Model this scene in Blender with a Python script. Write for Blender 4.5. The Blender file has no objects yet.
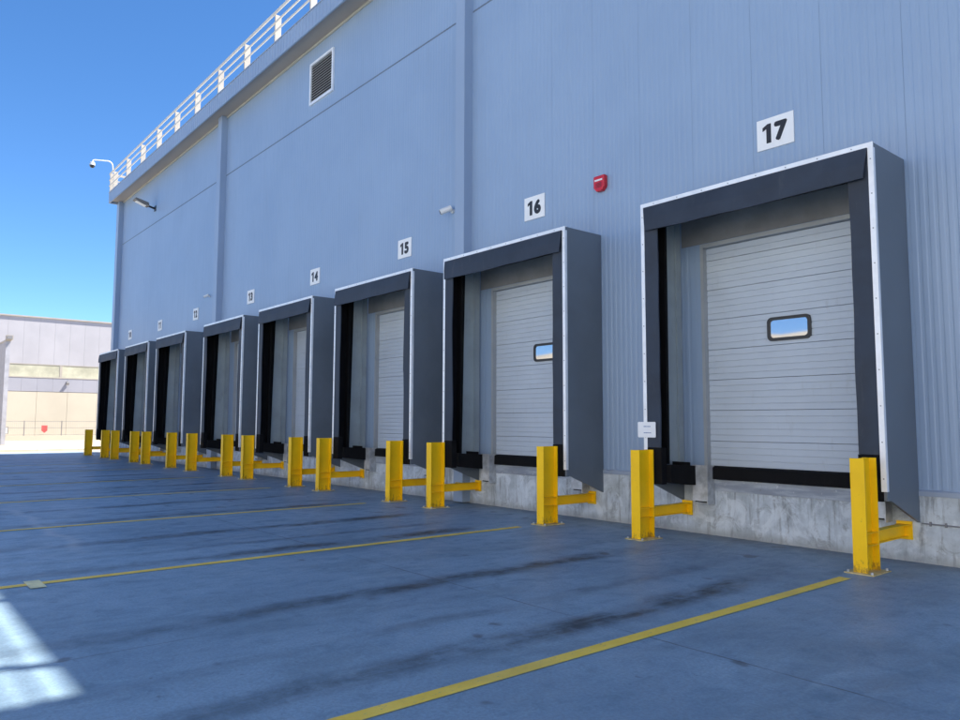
import bpy, math, random
from mathutils import Vector, Matrix
R = math.radians
random.seed(7)
scene = bpy.context.scene
col = scene.collection

# ---------------------------------------------------------------- camera
cam_d = bpy.data.cameras.new('camera')
cam = bpy.data.objects.new('camera', cam_d)
col.objects.link(cam)
cam_d.sensor_width = 36.0
cam_d.lens = 28.0
cam_d.clip_start = 0.05
cam_d.clip_end = 3000
yaw, pit, rol = R(50.249), R(4.8085), R(-0.1713)
Rv = Vector((math.cos(yaw), math.sin(yaw), 0))
F0 = Vector((-math.sin(yaw), math.cos(yaw), 0))
Zv = Vector((0, 0, 1))
Fv = F0*math.cos(pit) + Zv*math.sin(pit)
Uv = -F0*math.sin(pit) + Zv*math.cos(pit)
Xc = Rv*math.cos(rol) - Uv*math.sin(rol)
Yc = Rv*math.sin(rol) + Uv*math.cos(rol)
m = Matrix((Xc, Yc, -Fv)).transposed().to_4x4()
m.translation = Vector((0, -9.5666, 1.6))
cam.matrix_world = m
scene.camera = cam

# ---------------------------------------------------------------- sky, sun, exposure
SX, SY, EL = 0.41, 0.912, 56.2
world = bpy.data.worlds.new('World')
scene.world = world
world.use_nodes = True
nt = world.node_tree
bg = nt.nodes['Background']
sky = nt.nodes.new('ShaderNodeTexSky')
sky.sky_type = 'NISHITA'
sky.sun_disc = False
sky.sun_elevation = R(EL)
sky.sun_rotation = math.atan2(SX, SY)
sky.altitude = 0
sky.air_density = 0.7
sky.dust_density = 0.0
sky.ozone_density = 6.0
hsv = nt.nodes.new('ShaderNodeHueSaturation')
hsv.inputs['Hue'].default_value = 0.499
hsv.inputs['Saturation'].default_value = 1.13
nt.links.new(sky.outputs[0], hsv.inputs['Color'])
nt.links.new(hsv.outputs[0], bg.inputs[0])
bg.inputs[1].default_value = 0.085
sun_d = bpy.data.lights.new('sun', 'SUN')
sun_d.energy = 5.0
sun_d.angle = R(0.53)
sun_d.color = (1.0, 0.93, 0.82)
sun = bpy.data.objects.new('sun', sun_d)
col.objects.link(sun)
sdir = Vector((SX*math.cos(R(EL)), SY*math.cos(R(EL)), math.sin(R(EL))))
sun.rotation_euler = sdir.to_track_quat('Z', 'Y').to_euler()
sun.location = (0, 0, 40)
vs = scene.view_settings
vs.view_transform = 'Standard'
vs.look = 'None'
vs.gamma = 1.0
vs.use_curve_mapping = False
vs.exposure = 1.62
scene.cycles.max_bounces = 8
scene.cycles.diffuse_bounces = 5

# ---------------------------------------------------------------- materials
class NT:
    def __init__(s, name):
        s.m = bpy.data.materials.new(name)
        s.m.use_nodes = True
        s.t = s.m.node_tree
        s.b = s.t.nodes['Principled BSDF']
        s.tc = None
    def n(s, typ, **kw):
        x = s.t.nodes.new(typ)
        for k, v in kw.items():
            setattr(x, k, v)
        return x
    def l(s, a, b):
        s.t.links.new(a, b)
    def coord(s, kind='Object', scale=(1, 1, 1)):
        if s.tc is None:
            s.tc = s.n('ShaderNodeTexCoord')
        mp = s.n('ShaderNodeMapping')
        mp.inputs['Scale'].default_value = scale
        s.l(s.tc.outputs[kind], mp.inputs[0])
        return mp.outputs[0]
    def geo(s, scale=(1, 1, 1)):            # world position
        g = s.n('ShaderNodeNewGeometry')
        mp = s.n('ShaderNodeMapping')
        mp.inputs['Scale'].default_value = scale
        s.l(g.outputs['Position'], mp.inputs[0])
        return mp.outputs[0]
    def noise(s, vec, scale, detail=4, rough=0.55, dist=0.0):
        x = s.n('ShaderNodeTexNoise')
        x.inputs['Scale'].default_value = scale
        x.inputs['Detail'].default_value = detail
        x.inputs['Roughness'].default_value = rough
        x.inputs['Distortion'].default_value = dist
        s.l(vec, x.inputs['Vector'])
        return x.outputs['Fac']
    def math(s, op, a, b=None, c=None, clamp=False):
        x = s.n('ShaderNodeMath', operation=op)
        x.use_clamp = clamp
        for i, v in enumerate((a, b, c)):
            if v is None:
                continue
            if isinstance(v, (int, float)):
                x.inputs[i].default_value = v
            else:
                s.l(v, x.inputs[i])
        return x.outputs[0]
    def ramp(s, v, a, b, lo=0.0, hi=1.0, smooth=True):
        x = s.n('ShaderNodeMapRange')
        x.interpolation_type = 'SMOOTHSTEP' if smooth else 'LINEAR'
        x.inputs['From Min'].default_value = a
        x.inputs['From Max'].default_value = b
        x.inputs['To Min'].default_value = lo
        x.inputs['To Max'].default_value = hi
        s.l(v, x.inputs['Value'])
        return x.outputs[0]
    def mix(s, fac, a, b):
        x = s.n('ShaderNodeMix', data_type='RGBA')
        for i, v in ((0, fac), (6, a), (7, b)):
            if isinstance(v, (int, float)):
                x.inputs[i].default_value = v
            elif isinstance(v, (tuple, list)):
                x.inputs[i].default_value = (*v[:3], 1)
            else:
                s.l(v, x.inputs[i])
        return x.outputs[2]
    def bump(s, h, strength=0.2, dist=0.01):
        x = s.n('ShaderNodeBump')
        x.inputs['Strength'].default_value = strength
        x.inputs['Distance'].default_value = dist
        s.l(h, x.inputs['Height'])
        s.l(x.outputs[0], s.b.inputs['Normal'])
    def set(s, color=None, rough=None, metal=None, spec=None):
        for k, v in (('Base Color', color), ('Roughness', rough), ('Metallic', metal), ('Specular IOR Level', spec)):
            if v is None:
                continue
            if isinstance(v, (int, float)):
                s.b.inputs[k].default_value = v
            elif isinstance(v, tuple):
                s.b.inputs[k].default_value = (*v[:3], 1)
            else:
                s.l(v, s.b.inputs[k])
        return s.m

def simple(name, c, rough=0.5, metal=0.0, var=0.12, scale=2.0, spec=0.5, dirt=None, bump=0.0):
    q = NT(name)
    v = q.geo()
    f = q.noise(v, scale, 5, 0.6)
    lo = tuple(x*(1-var) for x in c)
    hi = tuple(min(1, x*(1+var)) for x in c)
    colr = q.mix(q.ramp(f, 0.3, 0.7), lo, hi)
    if dirt:
        d = q.noise(q.geo((3, 3, 0.7)), 3.0, 6, 0.7)
        colr = q.mix(q.ramp(d, 0.55, 0.78, 0, dirt[1]), colr, dirt[0])
    r = q.ramp(f, 0.2, 0.8, rough*0.85, min(1, rough*1.15))
    if bump:
        q.bump(q.noise(v, 60, 3), bump, 0.004)
    return q.set(colr, r, metal, spec)

M = {}
def m_cladding():
    q = NT('cladding_paint')
    v = q.geo()
    f = q.noise(v, 0.35, 5, 0.6)
    c = q.mix(q.ramp(f, 0.3, 0.7), (0.252, 0.345, 0.492), (0.280, 0.378, 0.528))
    d = q.noise(q.geo((2.6, 2.6, 0.30)), 2.2, 6, 0.7)
    c = q.mix(q.ramp(d, 0.52, 0.78, 0, 0.22), c, (0.245, 0.315, 0.415))
    st = q.noise(q.geo((11, 11, 0.16)), 1.6, 5, 0.65)
    c = q.mix(q.ramp(st, 0.58, 0.78, 0, 0.07), c, (0.22, 0.28, 0.36))
    q.bump(q.noise(q.geo((0.9, 0.9, 0.45)), 1.0, 2, 0.4), 0.10, 0.03)
    return q.set(c, q.ramp(d, 0.2, 0.8, 0.32, 0.44), 0, 0.5)
M['cladding'] = m_cladding()
M['pilaster'] = simple('pilaster_paint', (0.28, 0.36, 0.49), 0.4, 0, 0.04, 0.5)
M['flashing'] = simple('flashing_paint', (0.30, 0.36, 0.46), 0.4, 0, 0.06, 1.0, 0.5, ((0.25, 0.24, 0.22), 0.3))
M['seam'] = simple('seam_gasket', (0.13, 0.16, 0.21), 0.5)
M['soffit'] = simple('soffit_sheet', (0.34, 0.295, 0.26), 0.6, 0, 0.06, 0.8)
M['soffit_trim'] = simple('soffit_trim_paint', (0.46, 0.44, 0.38), 0.5, 0, 0.08, 1.5)
M['bounce_rail'] = simple('bounce_rail_paint', (0.66, 0.60, 0.50), 0.45, 0, 0.04, 1.0)  # front rails: ground bounce put into a lighter, creamier colour
M['railing'] = simple('railing_paint', (0.40, 0.37, 0.33), 0.45, 0, 0.05, 1.0)
M['shelter'] = simple('shelter_sheet', (0.125, 0.152, 0.185), 0.42, 0, 0.10, 0.9, 0.5, ((0.19, 0.20, 0.22), 0.25))
M['lining'] = simple('shelter_lining', (0.29, 0.345, 0.38), 0.5, 0, 0.10, 1.5, 0.5, ((0.13, 0.13, 0.13), 0.4))
M['trim'] = simple('aluminium_trim', (0.80, 0.82, 0.85), 0.38, 0.15, 0.06, 4.0, 0.5, ((0.5, 0.5, 0.5), 0.35))
M['rivet'] = simple('rivet_metal', (0.30, 0.31, 0.33), 0.4, 0.6, 0.05)
M['curtain'] = simple('curtain_rubber', (0.026, 0.036, 0.056), 0.62, 0, 0.25, 1.3, 0.4, ((0.065, 0.072, 0.085), 0.5), 0.15)
M['black'] = simple('black_rubber', (0.006, 0.006, 0.007), 0.8, 0, 0.3, 3.0, 0.15, ((0.022, 0.022, 0.022), 0.5))
M['door'] = simple('door_paint', (0.455, 0.52, 0.605), 0.42, 0, 0.05, 0.8, 0.5, ((0.30, 0.32, 0.34), 0.35))
M['shade_lintel'] = simple('shade_lintel_board', (0.19, 0.195, 0.205), 0.6, 0, 0.15, 2.0)  # head curtain's shade put into the colour
M['door_frame'] = simple('door_frame_metal', (0.36, 0.39, 0.42), 0.4, 0.2, 0.06, 2.0)
M['window_frame'] = simple('window_frame_plastic', (0.012, 0.013, 0.015), 0.4)
M['steel'] = simple('galvanised_steel', (0.48, 0.50, 0.52), 0.42, 0.4, 0.25, 7.0, 0.5, ((0.22, 0.22, 0.21), 0.5))
M['sign_white'] = simple('sign_white_vinyl', (0.80, 0.81, 0.82), 0.5, 0, 0.03, 3.0, 0.5, ((0.62, 0.62, 0.6), 0.2))
M['sign_black'] = simple('sign_black_vinyl', (0.012, 0.014, 0.020), 0.5)
M['ink'] = simple('notice_ink', (0.10, 0.18, 0.40), 0.6)
M['red'] = simple('red_plastic', (0.55, 0.015, 0.03), 0.3, 0, 0.05)
M['faded_red'] = simple('faded_red_paint', (0.48, 0.09, 0.09), 0.5)
M['white_plastic'] = simple('white_plastic', (0.74, 0.74, 0.73), 0.4, 0, 0.05)
M['dark_plastic'] = simple('dark_plastic', (0.02, 0.02, 0.024), 0.35)
M['lamp_grey'] = simple('lamp_housing', (0.16, 0.15, 0.14), 0.5)
M['louvre'] = simple('louvre_paint', (0.50, 0.52, 0.55), 0.45, 0, 0.05)
M['duct_dark'] = simple('duct_interior', (0.03, 0.03, 0.032), 0.8)
M['roof'] = simple('roof_membrane', (0.5, 0.5, 0.5), 0.8)
M['far_panel'] = simple('far_panel_paint', (0.40, 0.40, 0.44), 0.5, 0, 0.05, 0.4)
M['far_band'] = simple('far_band_paint', (0.32, 0.33, 0.39), 0.5, 0, 0.04, 0.4)
M['far_concrete'] = simple('far_precast', (0.50, 0.465, 0.39), 0.85, 0, 0.05, 0.3, 0.3, ((0.45, 0.41, 0.34), 0.3))
M['far_glazing'] = simple('far_translucent_sheet', (0.46, 0.46, 0.36), 0.4, 0, 0.22, 0.6)
M['bounce_wall'] = simple('bounce_wall_paint', (0.80, 0.76, 0.69), 0.6, 0, 0.03, 0.4)
M['fence'] = simple('fence_metal', (0.24, 0.24, 0.25), 0.5, 0.2)
M['fence_wire'] = simple('fence_wire_metal', (0.55, 0.53, 0.50), 0.5, 0.2)
M['pier'] = simple('pier_paint', (0.36, 0.37, 0.42), 0.6)
M['kerb'] = simple('kerb_concrete', (0.50, 0.47, 0.41), 0.85, 0, 0.1, 1.0)

def m_glass():
    q = NT('door_window_acrylic')
    q.set((0.42, 0.45, 0.50), 0.03, 0.75, 0.8)
    return q.m
M['glass'] = m_glass()

def m_yellow():
    q = NT('yellow_paint')
    v = q.geo()
    f = q.noise(v, 2.5, 5, 0.6)
    c = q.mix(q.ramp(f, 0.3, 0.7), (0.93, 0.55, 0.004), (1.0, 0.61, 0.006))
    sc = q.noise(q.geo((9, 9, 2.2)), 4.0, 6, 0.75)
    c = q.mix(q.ramp(sc, 0.63, 0.72, 0, 0.55), c, (0.42, 0.25, 0.02))
    zs = q.n('ShaderNodeSeparateXYZ')
    q.l(v, zs.inputs[0])
    low = q.math('SUBTRACT', q.noise(q.geo((6, 6, 3)), 3.0, 6, 0.75), q.math('MULTIPLY', zs.outputs[2], 0.9))
    c = q.mix(q.ramp(low, 0.40, 0.56, 0, 0.7), c, (0.20, 0.10, 0.035))
    rub = q.noise(q.geo((14, 14, 5)), 3.0, 5, 0.75)
    c = q.mix(q.ramp(rub, 0.64, 0.70, 0, 0.6), c, (0.10, 0.09, 0.07))
    ch = q.noise(v, 34, 4, 0.7)
    c = q.mix(q.ramp(ch, 0.70, 0.74, 0, 0.8), c, (0.16, 0.12, 0.07))
    q.bump(q.noise(v, 90, 2), 0.08, 0.002)
    return q.set(c, q.ramp(f, 0.2, 0.8, 0.40, 0.55), 0, 0.3)
M['yellow'] = m_yellow()

def m_line():
    q = NT('floor_line_paint')
    v = q.geo()
    f = q.noise(v, 3.0, 6, 0.65)
    c = q.mix(q.ramp(f, 0.3, 0.7), (0.90, 0.56, 0.05), (0.98, 0.66, 0.10))
    w = q.noise(q.geo((14, 5, 1)), 2.6, 7, 0.75)
    c = q.mix(q.ramp(w, 0.57, 0.68, 0, 0.8), c, (0.17, 0.22, 0.27))
    w2 = q.noise(v, 0.9, 3, 0.5)
    c = q.mix(q.ramp(w2, 0.55, 0.68, 0, 0.18), c, (0.30, 0.27, 0.18))
    return q.set(c, 0.6, 0, 0.4)
M['line'] = m_line()
M['worn_plate'] = simple('dusty_base_plate', (0.55, 0.44, 0.20), 0.6, 0, 0.3, 6.0, 0.4, ((0.42, 0.44, 0.46), 0.9))
M['patch'] = simple('pale_floor_paint', (0.80, 0.70, 0.36), 0.6, 0, 0.15, 6.0, 0.4, ((0.4, 0.36, 0.25), 0.5))

def m_plinth():
    q = NT('stained_concrete')
    v = q.geo()
    f = q.noise(v, 2.2, 8, 0.65)
    c = q.mix(q.ramp(f, 0.3, 0.7), (0.37, 0.41, 0.445), (0.60, 0.66, 0.71))
    st = q.noise(q.geo((5.0, 5.0, 0.45)), 2.2, 7, 0.7)           # runs down the face
    c = q.mix(q.ramp(st, 0.50, 0.68, 0, 0.8), c, (0.18, 0.185, 0.185))
    pt = q.noise(v, 1.9, 6, 0.7, 1.0)
    c = q.mix(q.ramp(pt, 0.50, 0.60, 0, 0.6), c, (0.68, 0.73, 0.77))
    pk = q.noise(q.geo((1.4, 1.4, 1.0)), 2.7, 8, 0.78, 1.4)
    c = q.mix(q.ramp(pk, 0.52, 0.66, 0, 0.6), c, (0.21, 0.22, 0.225))
    sp = q.noise(v, 38, 3, 0.7)
    c = q.mix(q.ramp(sp, 0.66, 0.74, 0, 0.7), c, (0.13, 0.12, 0.11))
    zz = q.n('ShaderNodeSeparateXYZ')
    q.l(v, zz.inputs[0])
    splash = q.math('ADD', zz.outputs[2], q.math('MULTIPLY', q.noise(q.geo((1, 1, 0.2)), 6, 5, 0.7), 0.22))
    c = q.mix(q.ramp(splash, 0.12, 0.26, 0.55, 0), c, (0.23, 0.23, 0.22))
    q.bump(q.math('ADD', q.noise(v, 25, 6, 0.7), q.math('MULTIPLY', q.noise(v, 5, 3), 1.5)), 0.45, 0.008)
    return q.set(c, 0.85, 0, 0.3)
M['plinth'] = m_plinth()

def m_edge():
    q = NT('worn_edge_steel')
    v = q.geo()
    f = q.noise(q.geo((1, 1, 6)), 1.6, 7, 0.65)
    c = q.mix(q.ramp(f, 0.40, 0.66), (0.24, 0.27, 0.32), (0.40, 0.44, 0.49))
    g = q.noise(v, 7.0, 6, 0.7)
    c = q.mix(q.ramp(g, 0.60, 0.68, 0, 0.8), c, (0.66, 0.68, 0.70))
    g = q.noise(q.geo((2, 2, 1)), 4.0, 6, 0.7)
    c = q.mix(q.ramp(g, 0.62, 0.70, 0, 0.7), c, (0.15, 0.12, 0.10))
    q.bump(f, 0.5, 0.006)
    return q.set(c, 0.55, 0.25, 0.5)
M['edge'] = m_edge()

XS = [-3.491, -8.294, -12.637, -17.074, -21.491, -26.606, -30.929, -35.388]
W2 = 1.63
CX = [x - W2 for x in XS]
NUM = [17, 16, 15, 14, 13, 12, 11, 10]
WORD = {17: 'seventeen', 16: 'sixteen', 15: 'fifteen', 14: 'fourteen', 13: 'thirteen', 12: 'twelve', 11: 'eleven', 10: 'ten'}

def m_ground():
    q = NT('power_floated_concrete')
    v = q.geo()
    sep = q.n('ShaderNodeSeparateXYZ')
    q.l(v, sep.inputs[0])
    X, Y = sep.outputs[0], sep.outputs[1]
    big = q.noise(v, 0.28, 5, 0.6)
    c = q.mix(q.ramp(big, 0.3, 0.7), (0.185, 0.285, 0.380), (0.290, 0.415, 0.520))
    mid = q.noise(q.geo((1.0, 0.45, 1)), 1.3, 7, 0.68, 0.6)
    c = q.mix(q.ramp(mid, 0.46, 0.66, 0, 0.45), c, (0.115, 0.185, 0.235))
    sw = q.noise(q.geo((1.6, 0.5, 1)), 2.4, 6, 0.7, 1.2)      # trowel swirls
    c = q.mix(q.ramp(sw, 0.54, 0.70, 0, 0.25), c, (0.40, 0.53, 0.60))
    fine = q.noise(v, 42, 4, 0.7)
    c = q.mix(q.ramp(fine, 0.30, 0.7, 0.38, 0), c, (0.10, 0.105, 0.115))
    blo = q.noise(q.geo((1.0, 0.7, 1)), 4.5, 8, 0.72, 0.4)
    c = q.mix(q.ramp(blo, 0.50, 0.72, 0, 0.45), c, (0.11, 0.17, 0.21))
    sc = q.noise(q.geo((0.35, 7.0, 1)), 1.8, 5, 0.7, 0.3)        # faint scuffs along the dock
    c = q.mix(q.ramp(sc, 0.60, 0.74, 0, 0.28), c, (0.33, 0.39, 0.47))
    pt = q.noise(v, 13.0, 3, 0.5)
    c = q.mix(q.ramp(pt, 0.70, 0.75, 0, 0.5), c, (0.06, 0.075, 0.10))
    # tyre rubber laid down where lorries back in
    wob = q.math('MULTIPLY', q.math('SUBTRACT', q.noise(q.geo((0.2, 0.55, 1)), 1.0, 3, 0.5), 0.5), 0.45)
    Xw = q.math('ADD', X, wob)
    patch = q.ramp(q.noise(q.geo((0.9, 0.55, 1)), 1.5, 5, 0.6), 0.38, 0.58, 0.22, 1.0)
    grain = q.ramp(q.noise(q.geo((9, 0.8, 1)), 1.6, 5, 0.7), 0.3, 0.62, 0.6, 1.0)
    fade = q.math('MULTIPLY', q.ramp(Y, -9.0, -4.0, 0.35, 1.0), q.ramp(Y, -1.5, -2.5, 0.0, 1.0))
    tot = None
    rnd = random.Random(3)
    for cx in CX:
        for off, wd in ((0.92 + rnd.uniform(-.06, .06), 0.27), (-1.06 + rnd.uniform(-.06, .06), 0.27), (0.15, 0.15)):
            d = q.math('ABSOLUTE', q.math('SUBTRACT', Xw, cx + off))
            t = q.ramp(d, 0.03, wd, 1.0 if wd > .2 else 0.45, 0.0)
            tot = t if tot is None else q.math('MAXIMUM', tot, t)
    ty = q.math('MULTIPLY', q.math('MULTIPLY', tot, fade), q.math('MULTIPLY', patch, grain))
    ty = q.math('MULTIPLY', ty, q.ramp(q.noise(v, 7.0, 6, 0.7), 0.28, 0.6, 0.55, 1.0))
    c = q.mix(q.math('MULTIPLY', ty, 1.25, clamp=True), c, (0.026, 0.040, 0.054))
    # oil spots
    sp = q.noise(v, 2.3, 2, 0.4)
    c = q.mix(q.ramp(sp, 0.705, 0.75, 0, 0.65), c, (0.06, 0.062, 0.07))
    # saw-cut joints along and across the yard
    jn = q.math('MULTIPLY', q.math('SUBTRACT', q.noise(v, 3.0, 3), 0.5), 0.03)
    jt = None
    for yy in (-4.9, -10.4, -16.0, -22.0):
        d = q.math('ABSOLUTE', q.math('SUBTRACT', q.math('ADD', Y, jn), yy))
        t = q.ramp(d, 0.004, 0.014, 0.75, 0)
        jt = t if jt is None else q.math('MAXIMUM', jt, t)
    for xx in (-0.9, -5.75, -10.6, -15.4, -20.3, -25.2):
        d = q.math('ABSOLUTE', q.math('SUBTRACT', q.math('ADD', X, jn), xx))
        jt = q.math('MAXIMUM', jt, q.ramp(d, 0.004, 0.013, 0.5, 0))
    jbreak = q.ramp(q.noise(v, 0.8, 3), 0.38, 0.55)
    c = q.mix(q.math('MULTIPLY', jt, jbreak), c, (0.06, 0.065, 0.075))
    # pale dried trickle
    tn = q.math('MULTIPLY', q.math('SUBTRACT', q.noise(q.geo((0.9, 0, 0)), 1.2, 5, 0.7), 0.5), 0.9)
    d = q.math('ABSOLUTE', q.math('SUBTRACT', q.math('ADD', Y, tn), -7.3))
    tr = q.math('MULTIPLY', q.ramp(d, 0.0, 0.13, 0.5, 0), q.math('MULTIPLY', q.ramp(X, -17.5, -15.5), q.ramp(X, -9.8, -11.0)))
    c = q.mix(tr, c, (0.42, 0.43, 0.44))
    # dirt collected at the foot of the wall
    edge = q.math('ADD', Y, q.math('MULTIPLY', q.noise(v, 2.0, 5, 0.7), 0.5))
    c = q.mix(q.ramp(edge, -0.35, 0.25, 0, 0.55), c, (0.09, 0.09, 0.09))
    ro = q.ramp(blo, 0.3, 0.7, 0.40, 0.58)
    q.bump(q.math('ADD', q.noise(v, 70, 5, 0.75), q.math('MULTIPLY', q.noise(v, 1.5, 3), 2.0)), 0.2, 0.006)
    return q.set(c, ro, 0, 0.5)
M['ground'] = m_ground()

def m_terrain():
    q = NT('dusty_terrain')
    v = q.geo()
    c = q.mix(q.ramp(q.noise(v, 0.05, 6, 0.6), 0.35, 0.65), (0.36, 0.30, 0.22), (0.44, 0.38, 0.29))
    c = q.mix(q.ramp(q.noise(v, 1.0, 5, 0.7), 0.5, 0.75, 0, 0.4), c, (0.28, 0.23, 0.17))
    return q.set(c, 0.95, 0, 0.2)
M['terrain'] = m_terrain()

# ---------------------------------------------------------------- mesh helpers
class MB:
    def __init__(s):
        s.v, s.f = [], []
    def quadbox(s, p):                       # 8 points: bottom 4 ccw then top 4
        i = len(s.v)
        s.v += [tuple(a) for a in p]
        for q in ((3, 2, 1, 0), (4, 5, 6, 7), (0, 1, 5, 4), (1, 2, 6, 5), (2, 3, 7, 6), (3, 0, 4, 7)):
            s.f.append(tuple(i + k for k in q))
        return s
    def box(s, x0, x1, y0, y1, z0, z1):
        return s.quadbox([(x0, y0, z0), (x1, y0, z0), (x1, y1, z0), (x0, y1, z0), (x0, y0, z1), (x1, y0, z1), (x1, y1, z1), (x0, y1, z1)])
    def prism(s, poly, fa, fb):              # poly: 2d points, fa/fb map to 3d
        i, n = len(s.v), len(poly)
        s.v += [fa(*p) for p in poly] + [fb(*p) for p in poly]
        s.f.append(tuple(i + k for k in reversed(range(n))))
        s.f.append(tuple(i + n + k for k in range(n)))
        for k in range(n):
            k2 = (k + 1) % n
            s.f.append((i + k, i + k2, i + n + k2, i + n + k))
        return s
    def prism_x(s, poly, x0, x1):
        return s.prism(poly, lambda a, b: (x0, a, b), lambda a, b: (x1, a, b))
    def prism_y(s, poly, y0, y1):
        return s.prism(poly, lambda a, b: (a, y0, b), lambda a, b: (a, y1, b))
    def prism_z(s, poly, z0, z1):
        return s.prism(poly, lambda a, b: (a, b, z0), lambda a, b: (a, b, z1))
    def tube(s, pts, r, n=10, r2=None):
        pts = [Vector(p) for p in pts]
        i = len(s.v)
        N = len(pts)
        for k, p in enumerate(pts):
            d = (pts[min(k+1, N-1)] - pts[max(k-1, 0)]).normalized()
            a = d.cross(Vector((0, 0, 1)))
            if a.length < 1e-3:
                a = d.cross(Vector((1, 0, 0)))
            a.normalize()
            b = d.cross(a)
            rr = r if r2 is None else r + (r2 - r)*k/(N-1)
            for j in range(n):
                t = 2*math.pi*j/n
                s.v.append(tuple(p + a*math.cos(t)*rr + b*math.sin(t)*rr))
        for k in range(N-1):
            for j in range(n):
                j2 = (j+1) % n
                s.f.append((i+k*n+j, i+k*n+j2, i+(k+1)*n+j2, i+(k+1)*n+j))
        s.f.append(tuple(i+j for j in reversed(range(n))))
        s.f.append(tuple(i+(N-1)*n+j for j in range(n)))
        return s
    def sphere(s, c, r, nu=14, nv=8, zs=1.0):
        i = len(s.v)
        for a in range(nv+1):
            ph = math.pi*a/nv
            for b in range(nu):
                t = 2*math.pi*b/nu
                s.v.append((c[0]+r*math.sin(ph)*math.cos(t), c[1]+r*math.sin(ph)*math.sin(t), c[2]+zs*r*math.cos(ph)))
        for a in range(nv):
            for b in range(nu):
                b2 = (b+1) % nu
                s.f.append((i+a*nu+b, i+(a+1)*nu+b, i+(a+1)*nu+b2, i+a*nu+b2))
        return s
    def mesh(s, name, mat):
        me = bpy.data.meshes.new(name)
        me.from_pydata(s.v, [], s.f)
        me.validate()
        import bmesh
        bm = bmesh.new()
        bm.from_mesh(me)
        bmesh.ops.recalc_face_normals(bm, faces=bm.faces)
        bm.to_mesh(me)
        bm.free()
        me.materials.append(M[mat])
        return me
    def build(s, name, mat, parent=None, loc=(0, 0, 0), bevel=0.0):
        o = link(name, s.mesh(name, mat), parent, loc)
        if bevel:
            b = o.modifiers.new('bevel', 'BEVEL')
            b.width = bevel
            b.segments = 2
            b.limit_method = 'ANGLE'
        return o

def link(name, data, parent=None, loc=(0, 0, 0)):
    o = bpy.data.objects.new(name, data)
    col.objects.link(o)
    o.parent = parent
    o.location = loc
    return o
def tag(o, label, cat, group=None):
    o['label'] = label
    o['category'] = cat
    if group:
        o['group'] = group
    return o
def thing(name, label, cat, loc=(0, 0, 0), group=None):
    return tag(link(name, None, None, loc), label, cat, group)
def structure(o):
    o['kind'] = 'structure'
    return o
def copy_tree(o, parent=None):
    c = o.copy()
    col.objects.link(c)
    c.parent = parent
    for ch in list(o.children):
        copy_tree(ch, c)
    return c
def rrect(x0, x1, z0, z1, r, n=5):
    pts = []
    for cx, cz, a0 in ((x1-r, z0+r, -90), (x1-r, z1-r, 0), (x0+r, z1-r, 90), (x0+r, z0+r, 180)):
        for k in range(n+1):
            a = R(a0 + 90*k/n)
            pts.append((cx+r*math.cos(a), cz+r*math.sin(a)))
    return pts

# ---------------------------------------------------------------- ground
def sheet(name, x0, x1, y0, y1, z, mat):
    b = MB()
    b.v = [(x0, y0, z), (x1, y0, z), (x1, y1, z), (x0, y1, z)]
    b.f = [(0, 1, 2, 3)]
    return structure(b.build(name, mat))
sheet('terrain', -900, 900, -900, 900, -0.006, 'terrain')
sheet('concrete_yard', -44.5, 60, -24, 0.4, 0.0, 'ground')
sheet('access_road', -56, -47.0, -80, 120, 0.0, 'kerb')
ridge = MB()
NR = 90
for k in range(NR+1):
    x = -420 + 700*k/NR
    hgt = 17.4 + 0.7*math.sin(k*0.31) + 0.5*math.sin(k*0.83+1) + 0.3*math.sin(k*2.1)
    for yy, f in ((-150, 0), (-165, 0.55), (-185, 1.0), (-230, 0.8), (-320, 0)):
        ridge.v.append((x, yy+6*math.sin(k*0.5), 1.5*hgt*f-0.1))
for k in range(NR):
    for j in range(4):
        i = k*5+j
        ridge.f.append((i, i+1, i+6, i+5))
structure(ridge.build('hills', 'terrain'))
LINES = [(-3.67, -1.55, -22), (-8.60, -1.60, -22), (-13.0, -1.70, -22), (-17.45, -1.7, -22), (-21.95, -1.7, -22), (-27.1, -1.7, -22), (-31.6, -1.7, -22)]
for x, ya, yb in LINES:
    sheet('painted_line', x-0.062, x+0.062, yb, ya, 0.004, 'line')
sheet('painted_patch', -8.76, -8.36, -8.20, -8.06, 0.008, 'patch')

# ---------------------------------------------------------------- warehouse
XL, XR = -39.5, 14.54
ZS = 12.45                    # soffit
wh = thing('warehouse', 'large grey metal-clad warehouse with a row of dock doors', 'building')
core = MB()
core.box(XL+0.12, XR-0.1, 0.35, 40, 0.0, 12.7)
core.build('wall_core', 'flashing', wh)
OP = [(c-1.25, c+1.25) for c in CX]
OZ = 4.27
def panel_piece(b, xa, xb, z0, z1, back=0.10):
    if xb - xa < 0.03:
        return
    g = 0.0008
    xa, xb = xa+g, xb-g
    pts = [(xa, 0.023), (xa+0.003, 0.020)]
    pitch, h = 0.1, 0.0038
    k0 = math.ceil((xa+0.03)/pitch)
    x = k0*pitch
    while x + 0.05 < xb - 0.01:
        pts += [(x, 0.020), (x+0.012, 0.020+h), (x+0.042, 0.020+h), (x+0.054, 0.020)]
        x += pitch
    pts += [(xb-0.003, 0.020), (xb, 0.023)]
    i = len(b.v)
    n = len(pts)
    b.v += [(p[0], p[1], z0) for p in pts] + [(p[0], p[1], z1) for p in pts]
    for k in range(n-1):
        b.f.append((i+k, i+k+1, i+n+k+1, i+n+k))
    b.box(xa, xb, 0.0352, back, z0, z1)
ZP = 0.83
SEAM = 10.30
x = XR
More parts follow.
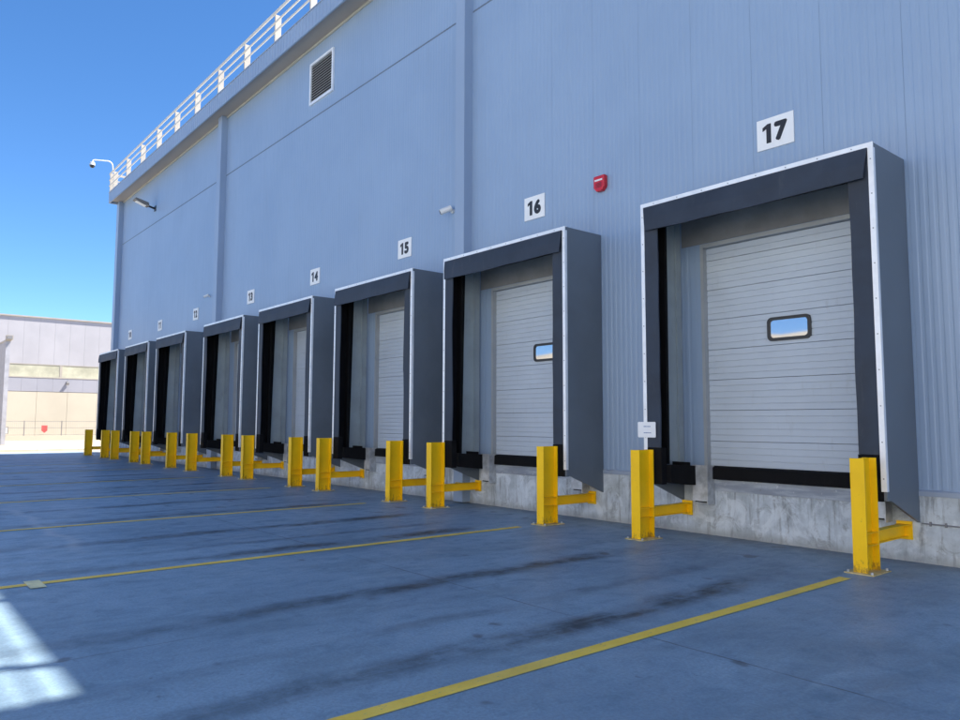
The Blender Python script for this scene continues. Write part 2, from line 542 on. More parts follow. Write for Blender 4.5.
while x > XL + 0.3:
    xa = max(x-1.0, XL+0.04)
    b = MB()
    hit = [o for o in OP if o[0] < x and o[1] > xa]
    if hit:
        panel_piece(b, xa, x, OZ, SEAM-0.02)
        cur = xa
        for o in sorted(hit):
            if o[0] > cur:
                panel_piece(b, cur, o[0], ZP, OZ-0.0005)
            cur = max(cur, o[1])
        if cur < x:
            panel_piece(b, cur, x, ZP, OZ-0.0005)
    else:
        panel_piece(b, xa, x, ZP, SEAM-0.02)
    b.build('wall_panel', 'cladding', wh)
    b = MB()
    panel_piece(b, xa, x, SEAM+0.02, ZS)
    b.build('wall_panel', 'cladding', wh)
    x -= 1.0
MB().box(XL+0.05, XR, 0.027, 0.2, SEAM-0.03, SEAM+0.03).build('seam_strip', 'seam', wh)
MB().box(XL, XR, 0.0, 0.34, -0.3, ZP-0.05).build('plinth', 'plinth', wh)
# drip flashing between the openings
edges = [XL+0.02] + [e for o in sorted(OP) for e in o] + [XR]
for a, bb in zip(edges[0::2], edges[1::2]):
    MB().prism_x([(-0.014, ZP-0.062), (0.34, ZP-0.048), (0.34, ZP+0.01), (0.018, ZP+0.01), (-0.014, ZP-0.006)], a+0.001, bb-0.001).build('drip_flashing', 'flashing', wh)
# pilasters (boxed-in downpipes)
for xa, xb in ((-12.10, -11.80), (-25.98, -25.62), (-39.56, -39.14)):
    MB().box(xa, xb, -0.20, 0.03, 0.02, ZS-0.002).build('pilaster', 'pilaster', wh, bevel=0.008)
# overhang
OF = 0.60
MB().box(XL, XR, -OF+0.03, 0.36, ZS, ZS+0.06).build('soffit', 'soffit', wh)
MB().box(XL+0.05, XR, -0.03, 0.018, ZS-0.06, ZS-0.004).build('soffit_trim', 'soffit_trim', wh)
ZF = 12.87
b = MB()
pts = []
xx = XL-0.02
while xx < XR:
    pts += [(xx, -OF), (xx+0.12, -OF), (xx+0.135, -OF+0.014), (xx+0.185, -OF+0.014)]
    xx += 0.2
n = len(pts)
b.v = [(p[0], p[1], ZS-0.10) for p in pts] + [(p[0], p[1], ZF) for p in pts]
b.f = [(k, k+1, n+k+1, n+k) for k in range(n-1)]
b.box(XL-0.02, XR, -OF+0.0145, -OF+0.05, ZS-0.10, ZF)
b.box(XL-0.021, XL+0.03, -OF+0.051, 30, ZS-0.10, ZF)
b.build('fascia', 'pilaster', wh)
MB().box(XL-0.04, XR, -OF-0.02, -OF+0.12, ZF+0.001, ZF+0.03).build('fascia_cap', 'flashing', wh)
MB().box(XL+0.03, XR, -OF+0.05, 40, 12.70, 12.80).build('roof', 'roof', wh)
MB().box(-0.50, XR, -OF+0.16, 40, 12.801, 16.5).build('upper_storey', 'cladding', wh)

# ---- dock doors
ZD0, ZD1 = 0.985, 4.21
JO = [ZD0] + [4.02-0.446*k for k in reversed(range(7))] + [ZD1]
JO = sorted(JO)
JO = [JO[0]] + [z for z in JO[1:-1] if z - JO[0] > 0.1] + [JO[-1]]
def section_mesh(h):
    b = MB()
    w = 1.20
    pts = [(0.0, 0.0015), (-0.022, 0.004)]
    nb = max(1, round(h/0.0892))
    for k in range(1, nb):
        z = h*k/nb
        pts += [(-0.022, z-0.007), (-0.010, z-0.004), (-0.010, z+0.004), (-0.022, z+0.007)]
    pts += [(-0.022, h-0.004), (0.0, h-0.0015)]
    b.prism_x([(0.03, 0.0015)] + pts + [(0.03, h-0.0015)], -w, w)
    return b.mesh('door_section', 'door')
smesh = {}
def make_door(cx, num):
    d = link('dock_door', None, wh, (cx, 0.13, 0))
    for z0, z1 in zip(JO[:-1], JO[1:]):
        k = round(z1-z0, 4)
        if k not in smesh:
            smesh[k] = section_mesh(z1-z0)
        link('door_section', smesh[k], d, (0, 0, z0))
    link('door_frame', frame_me, d)
    wx = 0.06 if num == 17 else 0.19
    link('window_frame', wf_me, d, (wx, 0, 2.90))
    link('window_pane', wp_me, d, (wx, 0, 2.90))
    link('dock_lip', lip_me, d)
    link('edge_angle', edge_me, d)
    link('backing', back_me, d)
    link('shade_lintel', shade_lintel_me, d)
    return d
b = MB()
b.box(-1.249, -1.2005, -0.115, 0.05, 0.86, 4.2695)
b.box(1.2005, 1.249, -0.115, 0.05, 0.86, 4.2695)
b.box(-1.2, 1.2, -0.112, 0.05, 4.212, 4.269)
frame_me = b.mesh('door_frame', 'door_frame')
b = MB()
outer = rrect(-0.31, 0.31, -0.165, 0.165, 0.07)
inner = rrect(-0.265, 0.265, -0.122, 0.122, 0.045)
n = len(outer)
for y in (-0.045, 0.0):
    b.v += [(p[0], y, p[1]) for p in outer] + [(p[0], y, p[1]) for p in inner]
for k in range(n):
    k2 = (k+1) % n
    b.f += [(k, k2, n+k2, n+k), (n+k, n+k2, 3*n+k2, 3*n+k), (k2, k, 2*n+k, 2*n+k2)]
wf_me = b.mesh('window_frame', 'window_frame')
wp_me = MB().prism_y(rrect(-0.27, 0.27, -0.126, 0.126, 0.045), -0.033, 0.0).mesh('window_pane', 'glass')
b = MB()
b.prism_x([(-0.185, 0.805), (-0.165, 0.800), (0.04, 0.800), (0.04, 0.982), (-0.155, 0.982), (-0.178, 0.965)], -1.185, 1.185)
lip_me = b.mesh('dock_lip', 'black')
edge_me = MB().box(-1.10, 1.10, -0.142, 0.05, 0.635, 0.798).mesh('edge_angle', 'edge')
back_me = MB().box(-1.26, 1.26, 0.06, 0.20, 0.80, 4.30).mesh('backing', 'duct_dark')
shade_lintel_me = MB().box(-1.565, 1.565, -0.125, -0.1115, 4.275, 4.74).mesh('shade_lintel', 'shade_lintel')  # board over the door, toned dark for the shade under the head curtain
for cx, nm in zip(CX, NUM):
    make_door(cx, nm)

# ---------------------------------------------------------------- dock shelters
D, ZT = 0.874, 4.79
def shelter_meshes():
    r = {}
    for s in (-1, 1):
        b = MB()
        b.prism_x([(-0.001, 0.46), (-0.001, ZT), (-D, ZT), (-D, 0.76), (-D+0.09, 0.76)], s*(W2-0.035), s*W2)
        r['side_panel', s] = b.mesh('side_panel', 'shelter')
        b = MB()
        b.prism_x([(-0.02, 0.99), (-0.02, 4.72), (-0.40, 4.72), (-0.47, 0.99)], s*(W2-0.060), s*(W2-0.0352))
        b.prism_x([(-0.16, 0.99), (-0.16, 4.72), (-0.175, 4.72), (-0.175, 0.99)], s*(W2-0.085), s*(W2-0.0601))
        r['lining', s] = b.mesh('inner_lining', 'lining')
        b = MB()
        b.prism_x([(-0.405, 4.70), (-D+0.02, 4.70), (-D+0.02, 0.90), (-0.475, 0.90)], s*(W2-0.075), s*(W2-0.0352))
        b.prism_x([(-0.55, 4.60), (-0.60, 4.60), (-0.62, 1.02), (-0.57, 1.02)], s*(W2-0.20), s*(W2-0.0751))
        r['flap', s] = b.mesh('inner_flap', 'black')
        b = MB()
        b.box(min(s*(W2-0.055), s*(W2-0.285)), max(s*(W2-0.055), s*(W2-0.285)), -D-0.012, -D+0.012, 1.26, 4.74)
        r['curtain', s] = b.mesh('side_curtain', 'curtain')
        b = MB()
        xa, xb = sorted((s*(W2-0.045), s*(W2-0.29)))
        b.box(xa, xb, -D-0.014, -D+0.10, 0.75, 1.2595)
        xa, xb = sorted((s*(W2-0.04), s*(W2-0.36)))
        b.prism_x([(-D+0.101, 0.78), (-D+0.101, 1.02), (-0.18, 0.99), (-0.02, 0.97), (-0.02, 0.70), (-0.30, 0.72)], xa, xb)
        b.prism_x([(-0.40, 0.991), (-0.40, 1.05), (-0.25, 1.04), (-0.25, 0.991)], xa+0.08, xb-0.04)
        r['pad', s] = b.mesh('bottom_pad', 'black')
        b = MB()
        xa, xb = sorted((s*(W2+0.006), s*(W2-0.054)))
        b.box(xa, xb, -D-0.016, -D-0.001, 0.86, ZT-0.056)
        xa, xb = sorted((s*(W2+0.0065), s*(W2+0.001)))
        b.box(xa, xb, -D-0.0005, -D+0.035, 0.86, ZT-0.056)
        r['trim', s] = b.mesh('edge_trim', 'trim')
        b = MB()
        for k in range(10):
            z = 1.0 + k*0.40
            pts = [(s*(W2-0.024)+0.008*math.cos(a*math.pi/4), z+0.008*math.sin(a*math.pi/4)) for a in range(8)]
            b.prism_y(pts, -D-0.020, -D-0.0155)
        r['rivet', s] = b.mesh('rivets', 'rivet')
    r['top'] = MB().box(-W2+0.0355, W2-0.0355, -D, -0.001, ZT-0.035, ZT-0.001).mesh('top_panel', 'shelter')
    b = MB()
    b.box(-W2-0.006, W2+0.006, -D-0.0165, -D-0.001, ZT-0.055, ZT+0.006)
    b.box(-W2-0.006, W2+0.006, -D-0.0005, -D+0.035, ZT+0.001, ZT+0.0065)
    r['toptrim'] = b.mesh('edge_trim', 'trim')
    b = MB()
    for k in range(8):
        x = -1.4 + k*0.4
        pts = [(x+0.008*math.cos(a*math.pi/4), ZT-0.025+0.008*math.sin(a*math.pi/4)) for a in range(8)]
        b.prism_y(pts, -D-0.0205, -D-0.016)
    r['toprivet'] = b.mesh('rivets', 'rivet')
    b = MB()
    zt, zb = ZT-0.057, 4.375
    b.quadbox([(-1.535, -D-0.075, zb), (1.535, -D-0.075, zb), (1.535, -D-0.055, zb), (-1.535, -D-0.055, zb),
               (-1.575, -D-0.036, zt), (1.575, -D-0.036, zt), (1.575, -D-0.014, zt), (-1.575, -D-0.014, zt)])
    r['head'] = b.mesh('head_curtain', 'curtain')
    r['headback'] = MB().box(-1.56, 1.56, -D+0.015, -D+0.06, 4.40, 4.72).mesh('head_backing', 'black')
    return r
SM = shelter_meshes()
for cx, nm in zip(CX, NUM):
    near = {17: 'largest in the photo', 16: 'beside the red siren', 10: 'last at the far corner'}.get(nm)
    lab = 'dark grey dock shelter of door %s, under the %d sign' % (WORD[nm], nm) + (', ' + near if near else '')
    t = thing('dock_shelter', lab, 'dock shelter', (cx, 0, 0), 'dock shelters along the warehouse wall')
    link('top_panel', SM['top'], t)
    tt = link('edge_trim', SM['toptrim'], t)
    link('rivets', SM['toprivet'], tt)
    rc = random.Random(100+nm)
    ph = rc.uniform(0, 6)
    b = MB()
    NS = 28
    for k in range(NS+1):
        u = k/NS
        wob = 0.007*math.sin(u*9+ph)+0.004*math.sin(u*23+2*ph)
        sag = 0.005*math.sin(u*5+ph*2)+0.003*math.sin(u*17+ph)-0.008*math.sin(u*math.pi)
        zt_, zb_2 = ZT-0.057, 4.378+sag
        xt, xb2 = -1.575+3.15*u, -1.535+3.07*u
        yb2 = -D-0.070+wob
        zm, ym, xm = (zt_+zb_2)/2, (-D-0.036+yb2)/2-0.006+0.3*wob, (xt+xb2)/2
        b.v += [(xt, -D-0.036, zt_), (xm, ym, zm), (xb2, yb2, zb_2), (xb2, yb2+0.018, zb_2), (xm, ym+0.02, zm), (xt, -D-0.0165, zt_)]
    for k in range(NS):
        for j in range(6):
            j2 = (j+1) % 6
            b.f.append((6*k+j, 6*k+j2, 6*k+6+j2, 6*k+6+j))
    b.f += [tuple(range(6)), tuple(6*NS+j for j in reversed(range(6)))]
    b.build('head_curtain', 'curtain', t)
    link('head_backing', SM['headback'], t)
    for s in (-1, 1):
        link('side_panel', SM['side_panel', s], t)
        link('inner_lining', SM['lining', s], t)
        link('inner_flap', SM['flap', s], t)
        b = MB()
        NS = 26
        ph = rc.uniform(0, 6)
        for k in range(NS+1):
            u = k/NS
            z = 1.262+(4.738-1.262)*u
            xi = s*(W2-0.283+0.004*math.sin(u*8+ph)+0.003*math.sin(u*21+2*ph))
            yi = -D-0.010+0.012*math.sin(u*6+2*ph)*math.sin(u*math.pi)
            xo = s*(W2-0.055)
            b.v += [(xo, -D-0.012, z), (xi, yi, z), (xi, yi+0.02, z), (xo, -D+0.010, z)]
        for k in range(NS):
            for j in range(4):
                j2 = (j+1) % 4
                b.f.append((4*k+j, 4*k+j2, 4*k+4+j2, 4*k+4+j))
        b.f += [(0, 1, 2, 3), tuple(4*NS+j for j in (3, 2, 1, 0))]
        b.build('side_curtain', 'curtain', t)
        link('bottom_pad', SM['pad', s], t)
        e = link('edge_trim', SM['trim', s], t)
        link('rivets', SM['rivet', s], e)

# ---------------------------------------------------------------- dock bumpers
b = MB().box(-0.10, 0.10, -0.16, -0.001, 0.47, 0.97)
bump_me = b.mesh('rubber_block', 'black')
b = MB()
b.box(-0.125, 0.110, -0.185, -0.1605, 0.49, 1.0)
b.box(0.1105, 0.125, -0.185, -0.002, 0.44, 1.0)
plate_me = b.mesh('face_plate', 'steel')
for cx, nm in zip(CX, NUM):
    for s, w in ((-1, 'left'), (1, 'right')):
        t = thing('dock_bumper', 'steel-faced dock bumper under the %s corner of door %s' % (w, WORD[nm]), 'dock bumper', (cx+s*1.20, 0, 0), 'dock bumpers on the concrete plinth')
        link('rubber_block', bump_me, t)
        link('face_plate', plate_me, t)

# ---------------------------------------------------------------- yellow guard posts
PX = {'17R': -3.735, '17L': -6.733, '16R': -8.615, '16L': -11.60, '15R': -13.03, '15L': -16.05, '14R': -17.51, '14L': -20.51, '13R': -22.02,
      '13L': -25.09, '12R': -27.13, '12L': -30.12, '11R': -31.67, '11L': -34.58, '10R': -36.21, '10L': -39.30}
PD, PH, PDEP, PW = 1.225, 1.228, 0.32, 0.15
def ibeam_poly(w, d, tf, tw, y0):
    a, c = w/2, tw/2
    return [(-a, y0), (a, y0), (a, y0+tf), (c, y0+tf), (c, y0+d-tf), (a, y0+d-tf), (a, y0+d), (-a, y0+d), (-a, y0+d-tf), (-c, y0+d-tf), (-c, y0+tf), (-a, y0+tf)]
col_me = MB().prism_z(ibeam_poly(PW, PDEP, 0.014, 0.010, -PD), 0.013, PH).mesh('column', 'yellow')
bp_me = MB().box(-0.155, 0.155, -PD-0.05, -PD+PDEP+0.07, 0.0005, 0.0125).mesh('base_plate', 'worn_plate')
b = MB()
for dx, dy in ((-.125, -.02), (.125, -.02), (-.125, PDEP+.035), (.125, PDEP+.035)):
    b.tube([(dx, -PD+dy, 0.0125), (dx, -PD+dy, 0.035)], 0.014, 6)
bolt_me = b.mesh('bolts', 'steel')
ya, yb = -PD+PDEP+0.0005, -0.028
b = MB()
zc, hh, hw = 0.36, 0.07, 0.05
b.box(-hw, hw, ya, yb, zc+hh-0.008, zc+hh)
b.box(-hw, hw, ya, yb, zc-hh, zc-hh+0.008)
b.box(-0.004, 0.004, ya, yb, zc-hh+0.0085, zc+hh-0.0085)
arm_me = b.mesh('arm', 'yellow')
b = MB()
b.box(-0.085, 0.085, yb+0.0005, -0.002, zc-0.105, zc+0.105)
ep_me = b.mesh('end_plate', 'yellow')
b = MB()
b.prism_z([(-0.085, -0.03), (-0.051, -0.03), (-0.051, -0.17)], zc+hh-0.008, zc+hh-0.0005)
b.prism_z([(0.085, -0.03), (0.051, -0.03), (0.051, -0.17)], zc+hh-0.008, zc+hh-0.0005)
gus_me = b.mesh('gusset', 'yellow')
st_me = {}
for s in (-1, 1):
    xa, xb = sorted((s*0.0052, s*0.073))
    st_me[s] = MB().box(xa, xb, -PD+0.0142, -PD+PDEP-0.0142, -0.004, 0.004).mesh('stiffener', 'yellow')
bd = Vector((-0.62, 0.42, 0)).normalized()
bn = Vector((-bd.y, bd.x, 0))
b = MB()
p0 = Vector((-0.052, -0.46, zc))
p1 = p0 + bd*0.68
for w, za, zb_ in ((0.045, zc+0.042, zc+0.05), (0.045, zc-0.05, zc-0.042), (0.004, zc-0.0415, zc+0.0415)):
    b.quadbox([p0-bn*w+Zv*(za-zc), p1-bn*w+Zv*(za-zc), p1+bn*w+Zv*(za-zc), p0+bn*w+Zv*(za-zc),
               p0-bn*w+Zv*(zb_-zc), p1-bn*w+Zv*(zb_-zc), p1+bn*w+Zv*(zb_-zc), p0+bn*w+Zv*(zb_-zc)])
br_me = b.mesh('diagonal_brace', 'yellow')
lean = random.Random(11)
for k, x in PX.items():
    nm, sd = k[:2], 'right' if k[2] == 'R' else 'left'
    t = thing('guard_post', 'yellow steel guard post at the %s side of dock door %s' % (sd, WORD[int(nm)]) + (', braced to the wall' if k in ('16L', '13L') else ''),
              'guard post', (x+PW/2, 0, 0), 'yellow guard posts along the dock')
    t.rotation_euler = (R(lean.uniform(-0.12, 0.12)), R(lean.uniform(-0.22, 0.22)), R(lean.uniform(-0.4, 0.4)))
    link('column', col_me, t)
    bp = link('base_plate', bp_me, t)
    link('bolts', bolt_me, bp)
    link('arm', arm_me, t)
    link('end_plate', ep_me, t)
    link('gusset', gus_me, t)
    for s in (-1, 1):
        for z in (zc-hh+0.004, zc+hh-0.004):
            link('stiffener', st_me[s], t, (0, 0, z))
    if k in ('16L', '13L'):
        link('diagonal_brace', br_me, t)

# ---------------------------------------------------------------- number signs
def text_mesh(txt, size, depth):
    cu = bpy.data.curves.new('numeral', 'FONT')
    cu.body = txt
    cu.size = size
    cu.extrude = depth
    cu.space_character = 1.12
    o = bpy.data.objects.new('numeral', cu)
    col.objects.link(o)
    bpy.context.view_layer.update()
    me = bpy.data.meshes.new_from_object(o.evaluated_get(bpy.context.evaluated_depsgraph_get()))
    bpy.data.objects.remove(o)
    return [v.co.copy() for v in me.vertices], [tuple(p.vertices) for p in me.polygons]
def numeral_mesh(txt, h, grow):
    b = MB()
    x = 0.0
    for ch in txt:
        if ch == '1':                        # flagged one
            x0 = x - 0.004
            b.prism_y([(x0+0.055, 0), (x0+0.125, 0), (x0+0.125, h), (x0+0.075, h), (x0, h*0.86), (x0, h*0.66), (x0+0.055, h*0.76)], -0.0012, 0.0012)
            x += 0.125 + 0.045
            continue
        vs_, fs_ = text_mesh(ch, 0.34, 0.001)
        w0, w1 = min(v.x for v in vs_), max(v.x for v in vs_)
        y0, y1 = min(v.y for v in vs_), max(v.y for v in vs_)
        sy = (h-2*grow)/(y1-y0)
        for k in range(9):                   # heavy strokes: the glyph widened all round
            dx = 0 if k == 8 else grow*math.cos(k*math.pi/4)
            dy = 0 if k == 8 else grow*math.sin(k*math.pi/4)
            i = len(b.v)
            b.v += [(x+grow+(v.x-w0)*sy+dx, -v.z-0.0001*k, grow+(v.y-y0)*sy+dy) for v in vs_]
            b.f += [tuple(i+q for q in f) for f in fs_]
        x += (w1-w0)*sy + 2*grow + 0.035
    xs_ = [v[0] for v in b.v]
    c = (min(xs_)+max(xs_))/2
    b.v = [(v[0]-c, v[1], v[2]-h/2) for v in b.v]
    return b.mesh('numeral', 'sign_black')
plate = MB().box(-0.27, 0.27, 0.004, 0.0195, -0.22, 0.22).mesh('sign_plate', 'sign_white')
rnd = random.Random(5)
for cx, nm in zip(CX, NUM):
    t = thing('number_sign', 'white dock number sign reading %d, number %s' % (nm, WORD[nm]), 'sign', (cx, 0, 5.64), 'dock number signs above the doors')
    t.rotation_euler.y = R(rnd.uniform(-0.7, 0.7))
    link('plate', plate, t)
    link('numeral', numeral_mesh(str(nm), 0.275, 0.021), t, (0, 0.0018, 0))

# paper notice on the shelter of door 17
t = thing('paper_notice', 'small white notice on the left curtain of door 17', 'notice', (-6.69, -0.9, 1.51))
MB().prism_y(rrect(-0.16, 0.15, -0.11, 0.11, 0.015), -0.006, 0.0).build('card', 'sign_white', t)
b = MB()
rnd = random.Random(2)
for z in (0.045, -0.045):
    x = -0.055
    while x < 0.06:
        w = rnd.uniform(0.008, 0.02)
        b.box(x, x+w, -0.0072, -0.0062, z-0.006, z+0.006)
        x += w + 0.005
b.build('print', 'ink', t)

# ---------------------------------------------------------------- wall fittings
t = thing('alarm_siren', 'red alarm siren on the wall between doors 16 and 17', 'alarm', (-8.27, 0.02, 5.68))
MB().prism_y([(-0.12, 0.13), (-0.12, -0.07), (-0.06, -0.14), (0.06, -0.14), (0.12, -0.07), (0.12, 0.13)], -0.09, 0.0).build('housing', 'red', t, bevel=0.015)
MB().box(-0.085, 0.085, -0.098, -0.0905, 0.035, 0.065).build('strobe_lens', 'white_plastic', t)
b = MB()
for k in range(4):
    b.box(-0.06, 0.06, -0.096, -0.0905, -0.075+k*0.022, -0.067+k*0.022)
b.build('grille', 'dark_plastic', t)

def bullet_camera(loc, label, sc=1.0):
    t = thing('security_camera', label, 'camera', loc, 'wall cameras')
    MB().tube([(0, -0.001, 0), (0, -0.04, 0)], 0.06*sc, 14).build('mount', 'white_plastic', t)
    MB().tube([(0, -0.041, 0), (0, -0.12*sc, -0.0*sc), (-0.02*sc, -0.16*sc, 0.02*sc)], 0.022*sc, 8).build('arm', 'white_plastic', t)
    d = Vector((-0.52, -0.70, -0.38)).normalized()
    p = Vector((0.0, -0.13*sc, 0.04*sc))
    MB().tube([p-d*0.06*sc, p+d*0.24*sc], 0.075*sc, 16).build('body', 'white_plastic', t)
    b = MB()
    b.tube([p+d*0.2405*sc, p+d*0.25*sc], 0.058*sc, 14)
    b.build('lens', 'dark_plastic', t)
    return t
bullet_camera((-12.44, 0.018, 6.12), 'white bullet camera beside the pilaster between doors 15 and 16', 0.85)
bullet_camera((-26.85, 0.018, 6.14), 'small camera beside the pilaster above door 12', 0.6)

t = thing('wall_floodlight', 'floodlight on a bracket high on the wall near the far corner', 'floodlight', (-33.9, 0.02, 10.95))
MB().box(-0.10, 0.10, -0.03, -0.001, -0.12, 0.12).build('bracket_plate', 'dark_plastic', t)
MB().tube([(0, -0.031, 0), (0, -0.20, 0.04), (0, -0.36, 0.07)], 0.045, 8).build('arm', 'dark_plastic', t)
MB().prism_x([(-0.30, 0.02), (-0.34, 0.17), (-0.86, 0.30), (-0.90, 0.23)], -0.20, 0.20).build('lamp_head', 'lamp_grey', t)
MB().prism_x([(-0.42, 0.025), (-0.42, 0.038), (-0.82, 0.181), (-0.82, 0.168)], -0.14, 0.14).build('lens', 'white_plastic', t)

t = thing('louvre_vent', 'square louvred vent high on the wall under the overhang', 'vent', (-18.54, 0.02, 11.32))
wv, hv = 0.69, 0.62
b = MB()
b.box(-wv, wv, -0.05, -0.0005, hv-0.07, hv)
b.box(-wv, wv, -0.05, -0.0005, -hv, -hv+0.07)
b.box(-wv, -wv+0.07, -0.049, -0.0005, -hv+0.0705, hv-0.0705)
b.box(wv-0.07, wv, -0.049, -0.0005, -hv+0.0705, hv-0.0705)
b.build('frame', 'trim', t)
MB().box(-wv+0.071, wv-0.071, -0.004, -0.001, -hv+0.071, hv-0.071).build('backing', 'duct_dark', t)
sl = MB().prism_x([(-0.046, -0.025), (-0.040, -0.028), (-0.006, 0.012), (-0.012, 0.015)], -wv+0.0712, wv-0.0712).mesh('slat', 'louvre')
for k in range(14):
    link('slat', sl, t, (0, 0, -hv+0.11+k*0.077))

t = thing('cable', 'thin pale cable clipped along the concrete plinth right of door 17', 'cable')
MB().tube([(-3.47, -0.016, 0.455), (-2.9, -0.016, 0.452), (-1.0, -0.016, 0.45)], 0.008, 6).build('conduit', 'fence', t)
b = MB()
for x in (-3.38, -3.22, -2.95, -2.6, -2.2, -1.8):
    b.box(x-0.009, x+0.009, -0.027, -0.0005, 0.430, 0.480)
b.build('clips', 'fence', t)

# ---------------------------------------------------------------- roof railing
t = thing('roof_railing', 'pale metal safety railing along the edge of the warehouse roof', 'railing', (0, -OF+0.06, ZF+0.03))
post_me = MB().box(-0.03, 0.03, -0.06, 0.13, 0.001, 0.87).mesh('post', 'railing')
post2_me = MB().box(-0.17, 0.06, -0.03, 0.03, 0.001, 0.87).mesh('post', 'railing')
x = -38.75
k = 0
while x < XR:
    if x < -0.6:
        link('post', post_me, t, (x, 0, 0))
    x += 2.29
for y in (2.3, 4.6, 6.9, 9.2, 11.5):
    link('post', post2_me, t, (XL+0.08, y, 0))
for z, h in ((0.86, 0.10), (0.57, 0.06), (0.28, 0.06)):
    MB().box(XL+0.05, -0.52, -0.085, -0.0605, z, z+h).build('rail', 'bounce_rail', t)
    MB().box(XL+0.02, XL+0.0495, -0.085, 12, z, z+h).build('rail', 'railing', t)
link('post', post_me, t, (XL+0.08, 0, 0))

t = thing('roof_camera', 'dome camera hanging from a white gooseneck at the roof corner', 'camera', (-38.9, -OF, 13.8))
pts = [(0, 0, -0.05), (0, -0.03, 0.25)]
for k in range(7):
    a = R(90*k/6)
    pts.append((0, -0.03-0.22*(1-math.cos(a)), 0.25+0.22*math.sin(a)))
pts += [(-0.15, -0.80, 0.44), (-0.16, -0.88, 0.40), (-0.16, -0.90, 0.30)]
MB().tube(pts, 0.03, 8).build('gooseneck', 'white_plastic', t)
MB().tube([(-0.16, -0.90, 0.305), (-0.16, -0.90, 0.15)], 0.10, 14, 0.13).build('housing', 'white_plastic', t)
MB().sphere((-0.16, -0.90, 0.14), 0.12).build('dome', 'dark_plastic', t)

# ---------------------------------------------------------------- building across the road
FX = -75.0
t = thing('far_building', 'sunlit pale industrial building beyond the far end of the yard', 'building', (FX, 0, 0))
Y0, Y1 = -12.0, 60.0
MB().box(-30, -0.3, Y0, Y1, 0, 10.55).build('wall', 'far_panel', t)
y = Y0
pm = {}
def fpan(name, w, z0, z1, mat, g, proud, y):
    key = (name, w, z0)
    if key not in pm:
        pm[key] = MB().box(-0.3, proud, g, w-g, z0, z1).mesh(name, mat)
    link(name, pm[key], t, (0, y, 0))
while y < Y1-0.1:
    fpan('cladding_panel', 1.2, 6.62, 10.68, 'far_panel', 0.004, 0.02, y)
    fpan('band_panel', 1.2, 4.22, 5.40, 'far_band', 0.004, 0.04, y)
    y += 1.2
y = Y0
while y < Y1-0.1:
    fpan('precast_panel', 2.4, -0.2, 4.18, 'far_concrete', 0.009, 0.06, y)
    y += 2.4
y = Y0+0.2
while y < Y1-4:
    fpan('glazing', 4.0, 5.50, 6.55, 'far_glazing', 0.10, 0.01, y)
    MB().box(-0.3, 0.03, -0.0995, 0.0995, 5.496, 6.554).build('mullion', 'railing', t, (0, y, 0))
    y += 4.0
MB().box(-0.3, 0.06, Y0, Y1, 5.41, 5.495).build('sill', 'railing', t)
MB().box(-0.3, 0.035, Y0, Y1, 6.555, 6.615).build('head_strip', 'railing', t)
MB().box(-0.5, 0.12, Y0-0.1, Y1, 10.685, 10.80).build('coping', 'railing', t)
tl = thing('wall_lamp', 'small grey lamp on the far building', 'lamp', (FX+0.045, 4.75, 5.15))
MB().box(0.0, 0.06, -0.06, 0.06, -0.10, 0.06).build('bracket', 'fence', tl)
MB().quadbox([(0.061, -0.11, -0.28), (0.22, -0.11, -0.20), (0.22, 0.11, -0.20), (0.061, 0.11, -0.28), (0.061, -0.09, 0.0), (0.22, -0.09, -0.06), (0.22, 0.09, -0.06), (0.061, 0.09, 0.0)]).build('lamp_head', 'fence', tl)

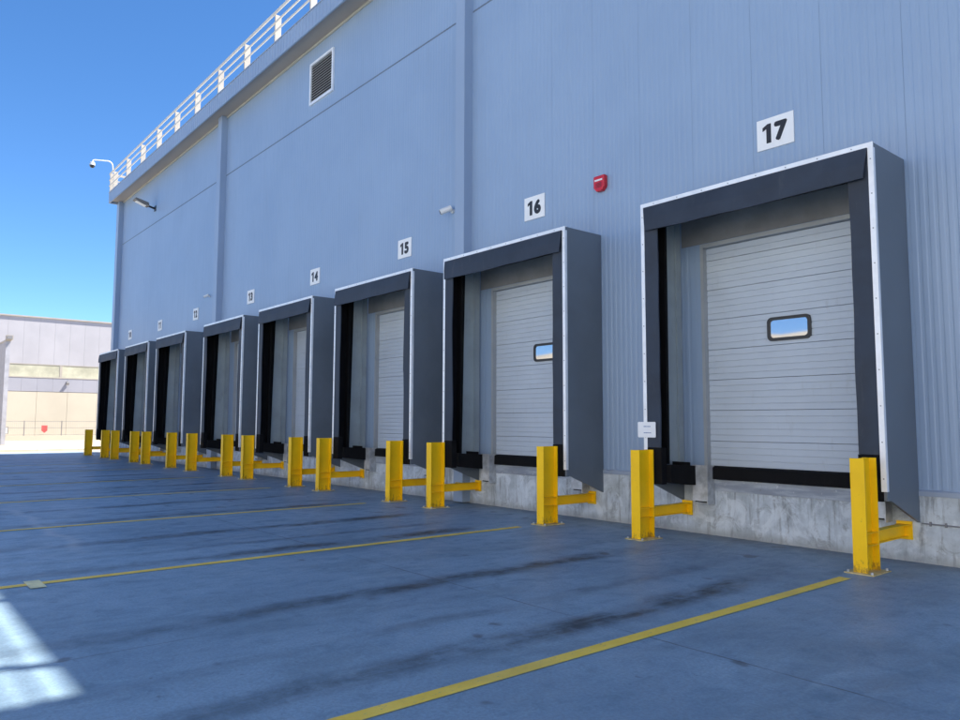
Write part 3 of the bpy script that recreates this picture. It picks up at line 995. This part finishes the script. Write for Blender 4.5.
MB().box(-72.9, -72.5, -40, 60, -0.1, 0.40).build('low_wall', 'far_concrete')
o = tag(bpy.data.objects['low_wall'], 'low pale concrete wall carrying the fence of the far building', 'wall')
t = thing('mesh_fence', 'grey wire mesh fence on the low wall by the far building', 'fence', (-72.7, 0, 0.4))
fp = MB().box(-0.035, 0.035, -0.035, 0.035, 0.0005, 1.26).mesh('post', 'fence')
fw = MB()
for k in range(1, 22):
    fw.box(-0.004, 0.004, k*0.127-0.006, k*0.127+0.006, 0.08, 1.24)
fw_me = fw.mesh('wire_panel', 'fence_wire')
fr = MB()
for z in (0.06, 0.65, 1.20):
    fr.box(0.0045, 0.02, 0.04, 2.75, z, z+0.03)
fr_me = fr.mesh('rail', 'fence')
for k in range(-9, 12):
    y = 1.25 + 2.79*k
    link('post', fp, t, (0, y, 0))
    w = link('wire_panel', fw_me, t, (0, y, 0))
    link('rail', fr_me, t, (0, y, 0))
t = thing('fence_sign', 'red warning sign hanging on the far mesh fence', 'sign', (-72.60, 2.73, 0.72))
MB().prism_x([(-0.22, 0.55), (-0.22, 0.12), (0.0, -0.10), (0.22, 0.12), (0.22, 0.55)], -0.01, 0.01).build('board', 'faded_red', t)
t = thing('junction_box', 'white box with dark frame on the far fence at the photo edge', 'box', (-72.55, -0.12, 0.62))
MB().box(-0.05, 0.10, -0.28, 0.20, 0.0, 0.5).build('cover', 'white_plastic', t)
b = MB()
b.box(0.101, 0.12, -0.30, 0.22, 0.5005, 0.54)
b.box(0.101, 0.12, -0.30, 0.22, -0.04, -0.0005)
b.box(0.101, 0.12, 0.181, 0.22, 0.0, 0.5)
b.build('frame', 'fence', t)
t = thing('gate_pier', 'tall grey pier with a small floodlight at the left photo edge', 'pier', (-60, 0, 0))
MB().box(-4.0, 0.0, -1.98, -1.72, 0, 7.1).build('shaft', 'pier', t)
MB().box(-4.05, 0.05, -2.02, -1.68, 7.101, 7.2).build('cap', 'railing', t)
MB().box(-0.25, 0.30, -2.0, -1.6, 7.201, 7.5).build('lamp_head', 'railing', t)
MB().box(0.301, 0.32, -1.95, -1.65, 7.24, 7.46).build('lens', 'fence', t)
# kerb at the end of the yard
for k in range(30):
    y = -40 + k*2.0
    o = MB().box(-46.6, -46.35, y+0.006, y+1.994, -0.05, 0.11).build('kerb', 'kerb')
    structure(o)

# ---------------------------------------------------------------- unseen pale block added behind the camera to bounce sunlight onto the docks
t = thing('bounce_block', 'unseen pale block added to bounce sunlight onto the docks', 'building', (0, -27, 0))
MB().box(-14, 80, -40, -0.2, 0, 15.5).build('wall', 'bounce_wall', t)
om = MB().box(0.02, 5.98, -0.2, 0.0, 0.0, 15.4).mesh('cladding_panel', 'bounce_wall')
for k in range(15):
    link('cladding_panel', om, t, (-13.0+6*k, 0, 0))
MB().box(-14.1, 80.1, -40.1, 0.1, 15.501, 15.75).build('coping', 'railing', t)
